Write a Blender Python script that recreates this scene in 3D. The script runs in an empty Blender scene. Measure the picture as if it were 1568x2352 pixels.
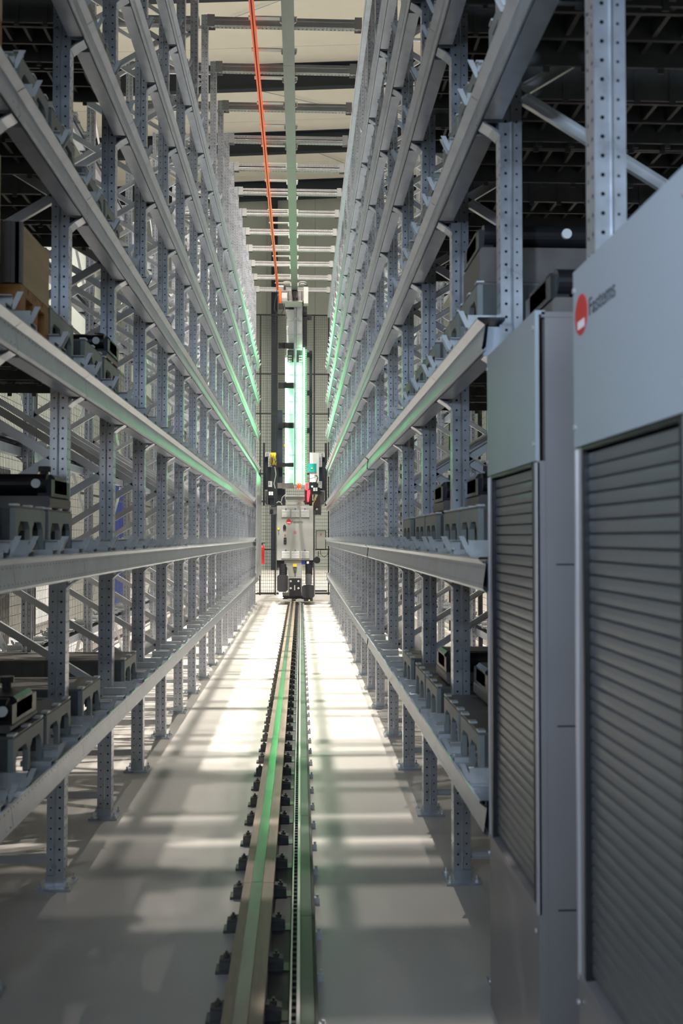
import bpy, math, random
from mathutils import Vector, Matrix
random.seed(7)
S = bpy.context.scene
COL = S.collection
H = 1.7          # eye height
# ------------------------------------------------------------------ camera
cam = bpy.data.cameras.new('camera'); camo = bpy.data.objects.new('camera', cam); COL.objects.link(camo)
cam.sensor_fit = 'VERTICAL'; cam.sensor_height = 36.0; cam.lens = 2200/2352*36.0
cam.clip_start = 0.05; cam.clip_end = 200
camo.location = (0, 0, H)
camo.rotation_euler = (math.radians(90)+math.atan(59/2200), 0, -math.atan(94/2200))
cam.dof.use_dof = True; cam.dof.focus_distance = 13.0; cam.dof.aperture_fstop = 3.6
S.camera = camo
# ------------------------------------------------------------------ view + world
S.view_settings.view_transform = 'Standard'; S.view_settings.look = 'None'
S.view_settings.gamma = 1.0; S.view_settings.use_curve_mapping = False
S.view_settings.exposure = 0.22
w = bpy.data.worlds.new('world'); S.world = w; w.use_nodes = True
w.node_tree.nodes['Background'].inputs[0].default_value = (0.55, 0.65, 0.8, 1)
w.node_tree.nodes['Background'].inputs[1].default_value = 0.05
# ------------------------------------------------------------------ lamps (bell lamps under the roof)
def area(name, loc, sx, sy, power, colr, rot=(0,0,0), spread=180):
    l = bpy.data.lights.new(name, 'AREA'); l.shape = 'RECTANGLE'; l.size = sx; l.size_y = sy
    l.energy = power; l.color = colr; l.spread = math.radians(spread)
    o = bpy.data.objects.new(name, l); o.location = loc; o.rotation_euler = rot; COL.objects.link(o)
    return o
WARM = (1.0, 0.93, 0.85); COOL = (0.60, 0.77, 1.0)
LAMPS = []
for (y, p) in ((14.2, 1250), (17.6, 650), (21.6, 40)): LAMPS.append((0.0, y, 19.5, p))
for (y, p) in ((14.8, 1000), (18.6, 600)):
    LAMPS.append((-1.7, y, 19.4, p*1.9)); LAMPS.append((2.6, y, 19.7, p*.7))
for (y, p) in ((24.0, 380), (35.0, 1250), (43.0, 1250)):
    LAMPS.append((-5.5, y, 19.2, p)); LAMPS.append((5.2, y, 19.8, p*.6))
for (x, y, z, p) in LAMPS:
    area('lamp_light', (x, y, z-0.06), 0.10, 0.12, p, WARM, spread=(105 if abs(x) < 2 else 112))
# daylight of unseen windows added behind the camera to light the near racks
area('window_daylight', (-1.0, -5.6, 5.2), 5.0, 4.0, 130, COOL, (math.radians(90), 0, 0))

# unseen fill light added behind the camera to brighten the door units
area('work_light_beam', (-1.85, -1.5, 2.9), 0.5, 0.35, 62, COOL, (math.radians(90), 0, math.radians(-50)), spread=84)

# ------------------------------------------------------------------ materials
def mat(name, col, rough=0.5, metal=0.0, var=0.0, scale=8.0, bump=0.0, emit=None, est=0.0, spec=0.5, stretch=None):
    m = bpy.data.materials.new(name); m.use_nodes = True
    nt = m.node_tree; b = nt.nodes['Principled BSDF']
    b.inputs['Base Color'].default_value = (*col, 1); b.inputs['Roughness'].default_value = rough
    b.inputs['Metallic'].default_value = metal; b.inputs['Specular IOR Level'].default_value = spec
    if emit:
        b.inputs['Emission Color'].default_value = (*emit, 1); b.inputs['Emission Strength'].default_value = est
    tc = nt.nodes.new('ShaderNodeTexCoord'); mp = nt.nodes.new('ShaderNodeMapping')
    nt.links.new(tc.outputs['Object'], mp.inputs['Vector'])
    if stretch: mp.inputs['Scale'].default_value = stretch
    n = nt.nodes.new('ShaderNodeTexNoise'); n.inputs['Scale'].default_value = scale; n.inputs['Detail'].default_value = 6
    nt.links.new(mp.outputs['Vector'], n.inputs['Vector'])
    if var > 0:
        r = nt.nodes.new('ShaderNodeMapRange'); r.inputs['From Min'].default_value = 0.25; r.inputs['From Max'].default_value = 0.75
        r.inputs['To Min'].default_value = 1-var; r.inputs['To Max'].default_value = 1+var
        nt.links.new(n.outputs['Fac'], r.inputs['Value'])
        mx = nt.nodes.new('ShaderNodeVectorMath'); mx.operation = 'SCALE'; mx.inputs[0].default_value = col
        nt.links.new(r.outputs['Result'], mx.inputs['Scale']); nt.links.new(mx.outputs['Vector'], b.inputs['Base Color'])
        r2 = nt.nodes.new('ShaderNodeMapRange'); r2.inputs['To Min'].default_value = max(0.03, rough-0.1); r2.inputs['To Max'].default_value = min(1, rough+0.1)
        nt.links.new(n.outputs['Fac'], r2.inputs['Value']); nt.links.new(r2.outputs['Result'], b.inputs['Roughness'])
    if bump > 0:
        bp = nt.nodes.new('ShaderNodeBump'); bp.inputs['Strength'].default_value = bump; bp.inputs['Distance'].default_value = 0.004
        nt.links.new(n.outputs['Fac'], bp.inputs['Height']); nt.links.new(bp.outputs['Normal'], b.inputs['Normal'])
    return m
M = dict(
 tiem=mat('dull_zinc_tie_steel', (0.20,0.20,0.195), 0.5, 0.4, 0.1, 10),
 galv=mat('galvanised_post_steel', (0.52,0.545,0.59), 0.30, 0.8, 0.16, 14, 0.05),
 beam=mat('galvanised_beam_steel', (0.47,0.51,0.57), 0.33, 0.75, 0.14, 10, 0.04),
 clip=mat('zinc_bracket_steel', (0.56,0.57,0.57), 0.42, 0.45, 0.1, 20),
 brace=mat('zinc_brace_steel', (0.58,0.59,0.60), 0.4, 0.6, 0.1, 10),
 cast=mat('grey_cast_iron', (0.085,0.088,0.088), 0.55, 0.2, 0.22, 12, 0.2),  # grey lowered so the low light on pallet bodies is in the colour
 castface=mat('painted_cast_face', (0.23,0.255,0.245), 0.5, 0.1, 0.15, 10, 0.1),  # lighter, greener copy for pallet ends: the light on them is in the colour
 rail2=mat('guide_rail_zinc', (0.15,0.155,0.145), 0.5, 0.3, 0.1, 8),
 cover=mat('greenish_channel_cover', (0.07,0.085,0.07), 0.42, 0.3, 0.3, 5, stretch=(4,0.8,1)),
 casttop=mat('worn_cast_iron_top', (0.15,0.135,0.125), 0.5, 0.4, 0.2, 10, 0.2),
 black=mat('black_enamel', (0.012,0.012,0.014), 0.35, 0, 0.1, 8),
 rubber=mat('black_plastic', (0.02,0.021,0.024), 0.55, 0, 0.2, 20),
 dark=mat('dark_navy_steel', (0.012,0.018,0.030), 0.5, 0.0, 0.15, 3),
 cream=mat('light_grey_enamel', (0.30,0.305,0.285), 0.45, 0, 0.05, 4),
 white=mat('white_enamel', (0.75,0.76,0.74), 0.4, 0, 0.03, 6),
 mastm=mat('pale_mast_enamel', (0.70,0.72,0.72), 0.4, 0, 0.04, 5),
 red=mat('red_paint', (0.55,0.02,0.02), 0.45, 0, 0.05, 10),
 redglow=mat('red_lamp_glow', (0.6,0.01,0.01), 0.4, emit=(1,0.02,0.03), est=6),
 orange=mat('orange_red_plastic', (0.80,0.085,0.015), 0.4, 0, 0.06, 10),
 yellow=mat('yellow_plastic', (0.7,0.5,0.03), 0.4, 0, 0.1, 10),
 teal=mat('teal_plastic', (0.01,0.35,0.33), 0.5, 0, 0.06, 10),
 blue=mat('blue_label', (0.03,0.06,0.35), 0.4, 0, 0.1, 10),
 text=mat('dark_grey_print', (0.03,0.035,0.045), 0.5, 0, 0.05, 10),
 ledg=mat('green_light_tube', (0.3,1,0.5), 0.4, emit=(0.12,1.0,0.27), est=45),
 ledw=mat('pale_green_light_strip', (0.6,1,0.7), 0.4, emit=(0.30,1.0,0.45), est=40),
 lampw=mat('lamp_diffuser', (0.9,0.9,0.85), 0.4, emit=(1,0.94,0.85), est=12),
 amber=mat('amber_indicator', (0.9,0.5,0.05), 0.4, emit=(1,0.5,0.08), est=6),
 cyan=mat('cyan_indicator', (0.2,0.9,0.7), 0.4, emit=(0.2,1,0.7), est=8),
 rust=mat('worn_rail_steel', (0.30,0.225,0.185), 0.48, 0.3, 0.25, 6, 0.1, stretch=(6,0.8,1)),
 railtop=mat('polished_running_band', (0.20,0.22,0.20), 0.22, 0.8, 0.2, 5, stretch=(4,0.7,1)),
 clamp=mat('oiled_clamp_steel', (0.10,0.095,0.088), 0.4, 0.6, 0.3, 20),
 panel=mat('grey_blue_cabinet_sheet', (0.34,0.36,0.385), 0.42, 0.1, 0.03, 3),
 frame=mat('cabinet_frame_sheet', (0.27,0.25,0.245), 0.38, 0.35, 0.05, 3),
 strip=mat('bare_aluminium_edge', (0.55,0.52,0.52), 0.35, 0.5, 0.05, 3),
 slat=mat('roller_door_aluminium', (0.20,0.205,0.205), 0.36, 0.6, 0.06, 3),
 woodl=mat('pale_plywood', (0.50,0.37,0.20), 0.65, 0, 0.16, 5, 0.1, stretch=(1,1,5)),
 woodo=mat('orange_brown_pallet_wood', (0.36,0.16,0.035), 0.6, 0, 0.3, 8, 0.15, stretch=(1,4,4)),
 ceil=mat('beige_roof_sheet', (0.74,0.71,0.64), 0.6, 0, 0.03, 2),
 wall=mat('pale_wall_sheet', (0.36,0.39,0.36), 0.6, 0, 0.05, 2),
 wire=mat('dark_mesh_wire', (0.015,0.018,0.02), 0.5, 0.3, 0.1, 8),
)
def floor_mat():
    m = bpy.data.materials.new('sealed_concrete'); m.use_nodes = True; nt = m.node_tree; b = nt.nodes['Principled BSDF']
    tc = nt.nodes.new('ShaderNodeTexCoord')
    n1 = nt.nodes.new('ShaderNodeTexNoise'); n1.inputs['Scale'].default_value = 0.9; n1.inputs['Detail'].default_value = 8
    n2 = nt.nodes.new('ShaderNodeTexNoise'); n2.inputs['Scale'].default_value = 60; n2.inputs['Detail'].default_value = 3
    nt.links.new(tc.outputs['Object'], n1.inputs['Vector']); nt.links.new(tc.outputs['Object'], n2.inputs['Vector'])
    cr = nt.nodes.new('ShaderNodeValToRGB')
    cr.color_ramp.elements[0].position = 0.3; cr.color_ramp.elements[0].color = (0.46,0.43,0.395,1)
    cr.color_ramp.elements[1].position = 0.7; cr.color_ramp.elements[1].color = (0.56,0.53,0.49,1)
    nt.links.new(n1.outputs['Fac'], cr.inputs['Fac']); nt.links.new(cr.outputs['Color'], b.inputs['Base Color'])
    r = nt.nodes.new('ShaderNodeMapRange'); r.inputs['To Min'].default_value = 0.28; r.inputs['To Max'].default_value = 0.5
    nt.links.new(n2.outputs['Fac'], r.inputs['Value']); nt.links.new(r.outputs['Result'], b.inputs['Roughness'])
    return m
M['floor'] = floor_mat()

# ------------------------------------------------------------------ mesh helpers
class MB:
    def __init__(s): s.v = []; s.f = []; s.mi = []; s.cur = 0
    def face(s, pts):
        i = len(s.v); s.v += [tuple(p) for p in pts]; s.f.append(tuple(range(i, i+len(pts)))); s.mi.append(s.cur)
    def box(s, x0, x1, y0, y1, z0, z1):
        i = len(s.v)
        s.v += [(x0,y0,z0),(x1,y0,z0),(x1,y1,z0),(x0,y1,z0),(x0,y0,z1),(x1,y0,z1),(x1,y1,z1),(x0,y1,z1)]
        for f in ((0,3,2,1),(4,5,6,7),(0,1,5,4),(1,2,6,5),(2,3,7,6),(3,0,4,7)):
            s.f.append(tuple(i+k for k in f)); s.mi.append(s.cur)
    def bevbox(s, x0, x1, y0, y1, z0, z1, b=0.01):
        # box with its four vertical-axis (Y direction) edges chamfered: good for sheet cabinets seen from the aisle
        pts = [(x0+b,z0),(x1-b,z0),(x1,z0+b),(x1,z1-b),(x1-b,z1),(x0+b,z1),(x0,z1-b),(x0,z0+b)]
        s.prism(pts, 'y', y0, y1)
    def prism(s, pts, axis, a0, a1):
        n = len(pts); i = len(s.v)
        def mk(p, a):
            if axis == 'y': return (p[0], a, p[1])
            if axis == 'z': return (p[0], p[1], a)
            return (a, p[0], p[1])
        s.v += [mk(p, a0) for p in pts] + [mk(p, a1) for p in pts]
        for k in range(n):
            s.f.append((i+k, i+(k+1)%n, i+n+(k+1)%n, i+n+k)); s.mi.append(s.cur)
        s.f.append(tuple(range(i, i+n))[::-1]); s.mi.append(s.cur)
        s.f.append(tuple(range(i+n, i+2*n))); s.mi.append(s.cur)
    def strip(s, pts, axis, a0, a1):
        def mk(p, a):
            if axis == 'y': return (p[0], a, p[1])
            if axis == 'z': return (p[0], p[1], a)
            return (a, p[0], p[1])
        for p, q in zip(pts[:-1], pts[1:]):
            s.face([mk(p,a0), mk(q,a0), mk(q,a1), mk(p,a1)])
    def cyl(s, p0, p1, r0, r1=None, n=14, caps=True):
        r1 = r0 if r1 is None else r1
        p0 = Vector(p0); p1 = Vector(p1); d = (p1-p0).normalized()
        a = d.orthogonal().normalized(); b = d.cross(a); i = len(s.v)
        for p, r in ((p0,r0),(p1,r1)):
            for k in range(n):
                t = 2*math.pi*k/n; s.v.append(tuple(p + (a*math.cos(t)+b*math.sin(t))*r))
        for k in range(n):
            s.f.append((i+k, i+(k+1)%n, i+n+(k+1)%n, i+n+k)); s.mi.append(s.cur)
        if caps:
            s.f.append(tuple(range(i, i+n))[::-1]); s.mi.append(s.cur)
            s.f.append(tuple(range(i+n, i+2*n))); s.mi.append(s.cur)
    def tube(s, pts, r, n=6):
        for p, q in zip(pts[:-1], pts[1:]): s.cyl(p, q, r, n=n)
    def bar(s, p0, p1, wv, tv, wdir):
        # rectangular bar from p0 to p1, width wv along wdir (made perpendicular), thickness tv
        p0 = Vector(p0); p1 = Vector(p1); d = (p1-p0).normalized(); wd = Vector(wdir); wd = (wd - d*wd.dot(d)).normalized(); t = d.cross(wd)
        i = len(s.v)
        for p in (p0, p1):
            for a, b in ((-1,-1),(1,-1),(1,1),(-1,1)): s.v.append(tuple(p + wd*(a*wv/2) + t*(b*tv/2)))
        for k in range(4):
            s.f.append((i+k, i+(k+1)%4, i+4+(k+1)%4, i+4+k)); s.mi.append(s.cur)
        s.f.append((i+3,i+2,i+1,i)); s.mi.append(s.cur); s.f.append((i+4,i+5,i+6,i+7)); s.mi.append(s.cur)
    def holes(s, o, du, dv, wu, wv, nu, nv, r):
        # perforated sheet: grid nu x nv of cells of wu x wv, each with an octagonal hole of radius r
        o = Vector(o); du = Vector(du); dv = Vector(dv)
        ring = [(math.cos(math.pi/4*k), math.sin(math.pi/4*k)) for k in range(8)]
        outer = [(1,0),(1,1),(0,1),(-1,1),(-1,0),(-1,-1),(0,-1),(1,-1)]
        for a in range(nu):
            for b in range(nv):
                c = o + du*(wu*(a+.5)) + dv*(wv*(b+.5)); i = len(s.v)
                for (x, y) in ring: s.v.append(tuple(c + du*(x*r) + dv*(y*r)))
                for (x, y) in outer: s.v.append(tuple(c + du*(x*wu/2) + dv*(y*wv/2)))
                for k in range(8):
                    s.f.append((i+k, i+8+k, i+8+(k+1)%8, i+(k+1)%8)); s.mi.append(s.cur)
    def mesh(s, name, *mats, smooth=False):
        me = bpy.data.meshes.new(name); me.from_pydata(s.v, [], s.f)
        for m in mats: me.materials.append(M[m] if isinstance(m, str) else m)
        if len(mats) > 1: me.polygons.foreach_set('material_index', s.mi)
        if smooth: me.polygons.foreach_set('use_smooth', [True]*len(s.f))
        me.update(); return me
def put(name, me, parent=None, loc=(0,0,0), rz=0, scale=None):
    o = bpy.data.objects.new(name, me); o.location = loc
    if rz: o.rotation_euler = (0,0,rz)
    if scale: o.scale = scale
    o.parent = parent; COL.objects.link(o); return o
def tag(o, label=None, cat=None, group=None, kind=None):
    if label: o['label'] = label
    if cat: o['category'] = cat
    if group: o['group'] = group
    if kind: o['kind'] = kind
    return o
def thing(name, label, cat, loc=(0,0,0), group=None, rz=0):
    o = bpy.data.objects.new(name, None); o.empty_display_size = 0.1; COL.objects.link(o); o.location = loc; o.rotation_euler = (0,0,rz)
    return tag(o, label, cat, group)
def struct(name, me, parent=None, label=None):
    o = put(name, me, parent)
    if parent is None: o['kind'] = 'structure'
    if label: o['label'] = label
    return o
def dup(src, name, label, loc, parent_scale=None, group=None):
    r = src.copy(); COL.objects.link(r); r.location = loc; r['label'] = label; r.name = name
    if group: r['group'] = group
    if parent_scale: r.scale = parent_scale
    for ch in src.children:
        c = ch.copy(); COL.objects.link(c); c.parent = r
        for g in ch.children:
            d = g.copy(); COL.objects.link(d); d.parent = c
    return r
ORD = ['first','second','third','fourth','fifth','sixth','seventh','eighth','ninth','tenth','eleventh','twelfth','thirteenth',
       'fourteenth','fifteenth','sixteenth','seventeenth','eighteenth','nineteenth','twentieth','twenty-first','twenty-second','twenty-third','twenty-fourth','twenty-fifth','twenty-sixth','twenty-seventh','twenty-eighth','twenty-ninth','thirtieth','thirty-first']

# ------------------------------------------------------------------ setting
XL, XR, YB, YF = -10.0, 9.0, -6.0, 51.5
def roofz(x): return 21.0 + 0.055*x
b = MB(); b.box(XL, XR, YB, YF, -0.15, 0.0); struct('floor', b.mesh('floor', 'floor'))
ceil = thing('ceiling', None, None); ceil['kind'] = 'structure'
y = YB
while y < YF:
    b = MB(); y1 = min(y+1.66, YF); g = 0.02
    b.prism([(XL, roofz(XL)), (XR, roofz(XR)), (XR, roofz(XR)+.08), (XL, roofz(XL)+.08)], 'y', y+g/2, y1-g/2)
    put('roof_panel', b.mesh('roof_panel', 'ceil'), ceil); y = y1
b = MB(); b.prism([(XL, roofz(XL)+.085), (XR, roofz(XR)+.085), (XR, roofz(XR)+.12), (XL, roofz(XL)+.12)], 'y', YB, YF)
put('roof_backing', b.mesh('roof_backing', 'rubber'), ceil)
wb = thing('wall_back', None, None); wb['kind'] = 'structure'
for x0 in [XL + .37 + 2.6*i for i in range(-1, 9)]:
    x1 = min(x0+2.6, XR); x0 = max(x0, XL)
    if x1-x0 < .05: continue
    b = MB(); b.box(x0+.006, x1-.006, YF, YF+.1, 0, roofz(x0)+.05); put('wall_panel', b.mesh('wall_panel', 'wall'), wb)
b = MB(); b.box(XL, XR, YF+.1, YF+.14, 0, 21.2); put('wall_backing', b.mesh('wall_backing', 'rubber'), wb)
b = MB(); b.box(XL-.1, XL, YB, YF, 0, 20.4); struct('wall_left', b.mesh('wall_left', 'wall'))
b = MB(); b.box(XR, XR+.1, YB, YF, 0, 21.5); struct('wall_right', b.mesh('wall_right', 'wall'))
b = MB(); b.box(XL, XR, YB-.1, YB, 0, 21.5); struct('wall_front', b.mesh('wall_front', 'wall'))
# rafters and the wall column (dark steel I-beams)
n = 0
for yc in (51.3, 45.1, 38.6, 32.0, 25.4, 18.8):
    b = MB(); 
    for (a0, a1, hw) in ((0.0, .04, .15), (.04, .96, .012), (.96, 1.0, .15)):
        b.prism([(XL, roofz(XL)-1+a0), (XR, roofz(XR)-1+a0), (XR, roofz(XR)-1+a1), (XL, roofz(XL)-1+a1)], 'y', yc-hw, yc+hw)
    n += 1; struct('trim_%d' % n, b.mesh('rafter', 'dark'))
b = MB(); b.box(-1.57,-1.24, 51.1,51.13, 0, roofz(-1)-1); b.box(-1.57,-1.24, 50.8,50.83, 0, roofz(-1)-1); b.box(-1.412,-1.398, 50.83,51.1, 0, roofz(-1)-1)
n += 1; struct('trim_%d' % n, b.mesh('wall_column', 'dark'))
# thin bracing rods under the roof
rods = [((-3.7,39.4),(3.2,43.4)), ((-4.5,35.9),(1.2,32.6)), ((0.5,47.0),(2.2,45.2)), ((0.5,47.0),(2.2,48.8))]
for (a, c) in rods:
    b = MB(); b.cyl((a[0],a[1],roofz(a[0])-.12), (c[0],c[1],roofz(c[0])-.12), .018, n=6)
    n += 1; struct('trim_%d' % n, b.mesh('bracing_rod', 'beam'))
# door-like threshold plate at the foot of the back wall
b = MB(); b.box(-1.3,1.0,28.9,29.1,0,.06); n += 1; struct('trim_%d' % n, b.mesh('plinth', 'cream'))
# unseen windows added behind the camera, with glowing panes
for i, xw in enumerate((-3.4,-1.0,1.4)):
    wd = thing('window_%d' % (i+1), None, None, (xw, YB+.005, 3.2)); wd['kind'] = 'structure'
    b = MB(); b.box(-.98,.98,0,.01,0,4.0); put('window_pane', b.mesh('pane', mat('daylit_pane_%d' % i, (0.6,0.7,0.8), 0.3, emit=(0.62,0.78,1.0), est=2.0)), wd)
    b = MB()
    for (x0,x1,z0,z1) in ((-1.05,-.97,-.07,4.07),(.97,1.05,-.07,4.07),(-.97,.97,-.07,0),(-.97,.97,4,4.07),(-.03,.03,0,4),(-.97,.97,1.97,2.03)): b.box(x0,x1,0,.05,z0,z1)
    put('window_frame', b.mesh('wf', 'rubber'), wd)
# lamps
hb = MB(); hb.cyl((0,0,0),(0,0,.16),.24,.10,n=24,caps=False); hb.cyl((0,0,.16),(0,0,.30),.10,.08,n=24); HME = hb.mesh('housing', 'white')
db = MB(); db.cyl((0,0,.018),(0,0,.026),.21,n=24); DME = db.mesh('diffuser', 'lampw')
rb = MB(); rb.cyl((0,0,.30),(0,0,1.1),.006,n=6); RME = rb.mesh('hanger', 'rubber')
cnt = {}
for (x, y, z, p) in LAMPS:
    side = {0:'over the crane aisle',-1.7:'over the left rack',2.6:'over the right rack',-5.5:'left of the left rack',5.2:'right of the right rack'}[x]
    cnt[side] = cnt.get(side, 0)+1
    t = thing('ceiling_lamp', 'white bell-shaped lamp %s, %s from the camera' % (side, ORD[cnt[side]-1]), 'ceiling lamp', (x, y, z), 'bell lamps under the roof')
    put('lamp_housing', HME, t); put('diffuser', DME, t); put('hanger', RME, t)

t = thing('work_light', 'tripod work light standing in the loading zone behind the camera', 'work light', (-1.85,-1.5,0))
b = MB(); b.box(-.27,.27,-.06,-.02,2.70,3.10); h_ = put('lamp_head', b.mesh('lh','yellow'), t, rz=math.radians(-50))
b = MB(); b.box(-.25,.25,-.019,-.012,2.725,3.075); put('lens', b.mesh('ln','lampw'), t, rz=math.radians(-50))
b = MB(); b.cyl((0,-.04,.7),(0,-.04,2.72),.018,n=10); put('pole', b.mesh('pl','rubber'), t)
for a in range(3):
    b = MB(); b.cyl((0,-.04,.75),(.45*math.cos(a*2.09),-.04+.45*math.sin(a*2.09),.01),.012,n=8); put('leg', b.mesh('lg','rubber'), t)
# ------------------------------------------------------------------ racks
SP = 1.163; NB = 21
def yk(side, k): return 0.13 + SP*k + (0.2 if (side > 0 and k >= 8) else 0)
PZ = 8.2; PITCH = 0.05
LEV = [0.608 + 0.89*i for i in range(7)]
FX = {-1: -1.188, 1: 0.80}; DEPTH = 1.13
# post: perforated cold-rolled upright; aisle face towards +X in the mesh
def make_post():
    b = MB(); nr = int(PZ/PITCH); h = nr*PITCH
    b.holes((.0425,-.0375,0), (0,1,0), (0,0,1), .0375, PITCH, 2, nr, .006)
    for sg in (-1, 1):
        b.holes((.0045, sg*.0375, 0), (1,0,0), (0,0,1), .034, PITCH, 1, nr, .0058)
        b.strip([(.0425,sg*.0375),(.0385,sg*.0375)], 'z', 0, h)
        b.strip([(.0045,sg*.0375),(.0030,sg*.0405),(.0002,sg*.0425),(-.0030,sg*.0422),(-.0052,sg*.0395),(-.006,sg*.031)], 'z', 0, h)
        b.holes((-.0385, sg*.031, 0), (1,0,0), (0,0,1), .0325, PITCH, 1, nr, .0045)
        b.strip([(-.0385,sg*.031),(-.0425,sg*.031),(-.0425,sg*.012)], 'z', 0, h)
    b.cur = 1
    b.box(-.036, .034, -.026, .026, 0.0, h-.01)      # black core put in so the holes read as shaded inside
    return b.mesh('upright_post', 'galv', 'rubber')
POST = make_post()
bp = MB(); bp.box(-.085,.085,-.085,.085,0,.012); bp.box(-.042,.042,-.042,-.039,.012,.06); bp.box(-.042,.042,.039,.042,.012,.06)
BASE = bp.mesh('base_plate', 'galv')
bo = MB(); bo.cyl((0,0,.012),(0,0,.022),.011,n=6); bo.cyl((0,0,.022),(0,0,.042),.005,n=6); BOLT = bo.mesh('anchor_bolt', 'clip')
def make_brace(up):
    b = MB(); L = DEPTH-.06
    z0, z1 = (0,.655) if up else (.655,0)
    b.bar((0,0,z0), (L,0,z1), .042, .004, (0,0,1))
    d = Vector((L,0,z1-z0)).normalized(); nrm = Vector((-d.z,0,d.x))
    for s in (-1,1):
        o = nrm*(.021*s)
        b.bar(Vector((0,.012,z0))+o, Vector((L,.012,z1))+o, .004, .024, nrm)
    b.cyl((0.005,-.022,z0),(0.005,-.03,z0),.012,n=8); b.cyl((L-.005,-.022,z1),(L-.005,-.03,z1),.012,n=8)
    return b.mesh('diagonal_brace', 'brace')
BRU, BRD = make_brace(True), make_brace(False)
bh = MB(); bh.box(0,DEPTH-.06,-.002,.002,-.02,.02); bh.box(0,DEPTH-.06,0,.024,.016,.02); bh.box(0,DEPTH-.06,0,.024,-.02,-.016); BRH = bh.mesh('horizontal_strut','brace')
def make_frame(side, k):
    nm = 'left' if side < 0 else 'right'
    t = thing('rack_frame', 'perforated galvanised upright frame of the %s rack, %s from the camera' % (nm, ORD[k]), 'rack frame',
              (FX[side], yk(side,k), 0), 'upright frames of the %s rack' % nm)
    # local: +X towards the aisle for the left rack; the right rack is turned half round
    if side > 0: t.rotation_euler = (0,0,math.pi)
    for (x, rz) in ((0, 0), (-DEPTH, math.pi)):
        put('upright_post', POST, t, (x,0,.012), rz)
        bpl = put('base_plate', BASE, t, (x,0,0))
        for (bx, by) in ((.066,-.066),(.066,.066),(-.066,-.066),(-.066,.066)): put('anchor_bolt', BOLT, bpl, (bx,by,0))
    x0 = -DEPTH+.03
    put('strut', BRH, t, (x0,0,.13)); put('strut', BRH, t, (x0,0,8.02))
    for i in range(12):
        put('brace', BRU if i % 2 == 0 else BRD, t, (x0, .0, .13+.655*i+.0))
    return t
for side in (-1, 1):
    for k in range(0, NB+1): make_frame(side, k)

# beam section, local: u = +X away from the post face, y along the beam, z up
def make_section(L):
    b = MB(); n = int(L/.05); m = (L-n*.05)/2
    fx0, fx1 = Vector((.088,0,.014)), Vector((.076,0,.102)); dv = (fx1-fx0).normalized(); tot = (fx1-fx0).length
    e = .022
    def P(t): q = fx0 + dv*t; return (q.x, q.z)
    for t0 in (0.004, tot-e-.002): b.holes((P(t0)[0], m, P(t0)[1]), dv, (0,1,0), e, .05, 1, n, .0042)
    b.strip([P(0),P(.004)], 'y', 0, L); b.strip([P(.004+e),P(tot-e-.002)], 'y', 0, L); b.strip([P(tot-.002),P(tot)], 'y', 0, L)
    for (ya, yb) in ((0,m),(L-m,L)):
        b.strip([P(.004),P(.004+e)], 'y', ya, yb); b.strip([P(tot-e-.002),P(tot-.002)], 'y', ya, yb)
    b.strip([P(0),(.080,.004),(.074,.004),(.070,.012)], 'y', 0, L)                   # rolled lower lip
    b.strip([P(tot),(.104,.122),(.104,.127),(.098,.130),(.0,.130),(.0,.118)], 'y', 0, L)   # flared upper lip and top
    b.cur = 1; b.strip([(.072,.02),(.062,.108)], 'y', .0, L); b.cur = 0
    c = .075
    b.prism([(.0,.0),(.070,.0),(.070,.075),(.0,.075)], 'y', c, L-c)                   # box underside between posts
    return b.mesh('beam_section', 'beam', 'rubber')
cb = MB(); cb.box(0,.005,-.040,.040,-.045,.118); cb.box(.005,.068,-.040,-.036,.004,.11); cb.box(.005,.068,.036,.040,.004,.11)
cb.prism([(.005,-.03),(.03,-.012),(.06,.004),(.068,.004),(.06,-.002),(.03,-.02),(.005,-.042)], 'y', -.040, .040)
CONN = cb.mesh('beam_connector', 'beam')
def make_clip(sg):
    # ledge under the pallet edge with a guide upstand on the outer side and a flared locating tab at the aisle end
    b = MB()
    def bx(x0,x1,a,c,z0,z1):
        a, c = sorted((a*sg, c*sg)); b.box(x0,x1,a,c,z0,z1)
    bx(-.03,.098, -.010,.075, .018,.021)         # ledge
    bx(-.03,.098, .072,.075, -.0,.018)
    bx(-.03,.098, -.012,-.009, .0,.062)          # upstand
    bx(-.03,.098, -.040,-.012, .0,.004)          # foot flange
    bx(-.03,.098, -.040,-.037, -.012,.0)
    bx(-.03,.098, -.009,.012, .059,.062)
    for c0 in (-.012,):
        y0, y1 = sorted((c0*sg, (c0+.003)*sg))
        b.prism([(.086,.012),(.106,.012),(.137,.078),(.115,.078)], 'y', y0, y1)
    b.cyl((.09,.03*sg,.0215),(.09,.03*sg,.026),.007,n=6)
    return b.mesh('support_clip', 'clip')
CLIPA, CLIPB = make_clip(1), make_clip(-1)
SLOT = ((.13,.565),(.615,1.05))
SEC = {}
def sec(L):
    L = round(L, 3)
    if L not in SEC: SEC[L] = make_section(L)
    return SEC[L]
LN = ['lowest','second-lowest','third-lowest','fourth-lowest','fifth-lowest','sixth-lowest','topmost']
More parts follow.
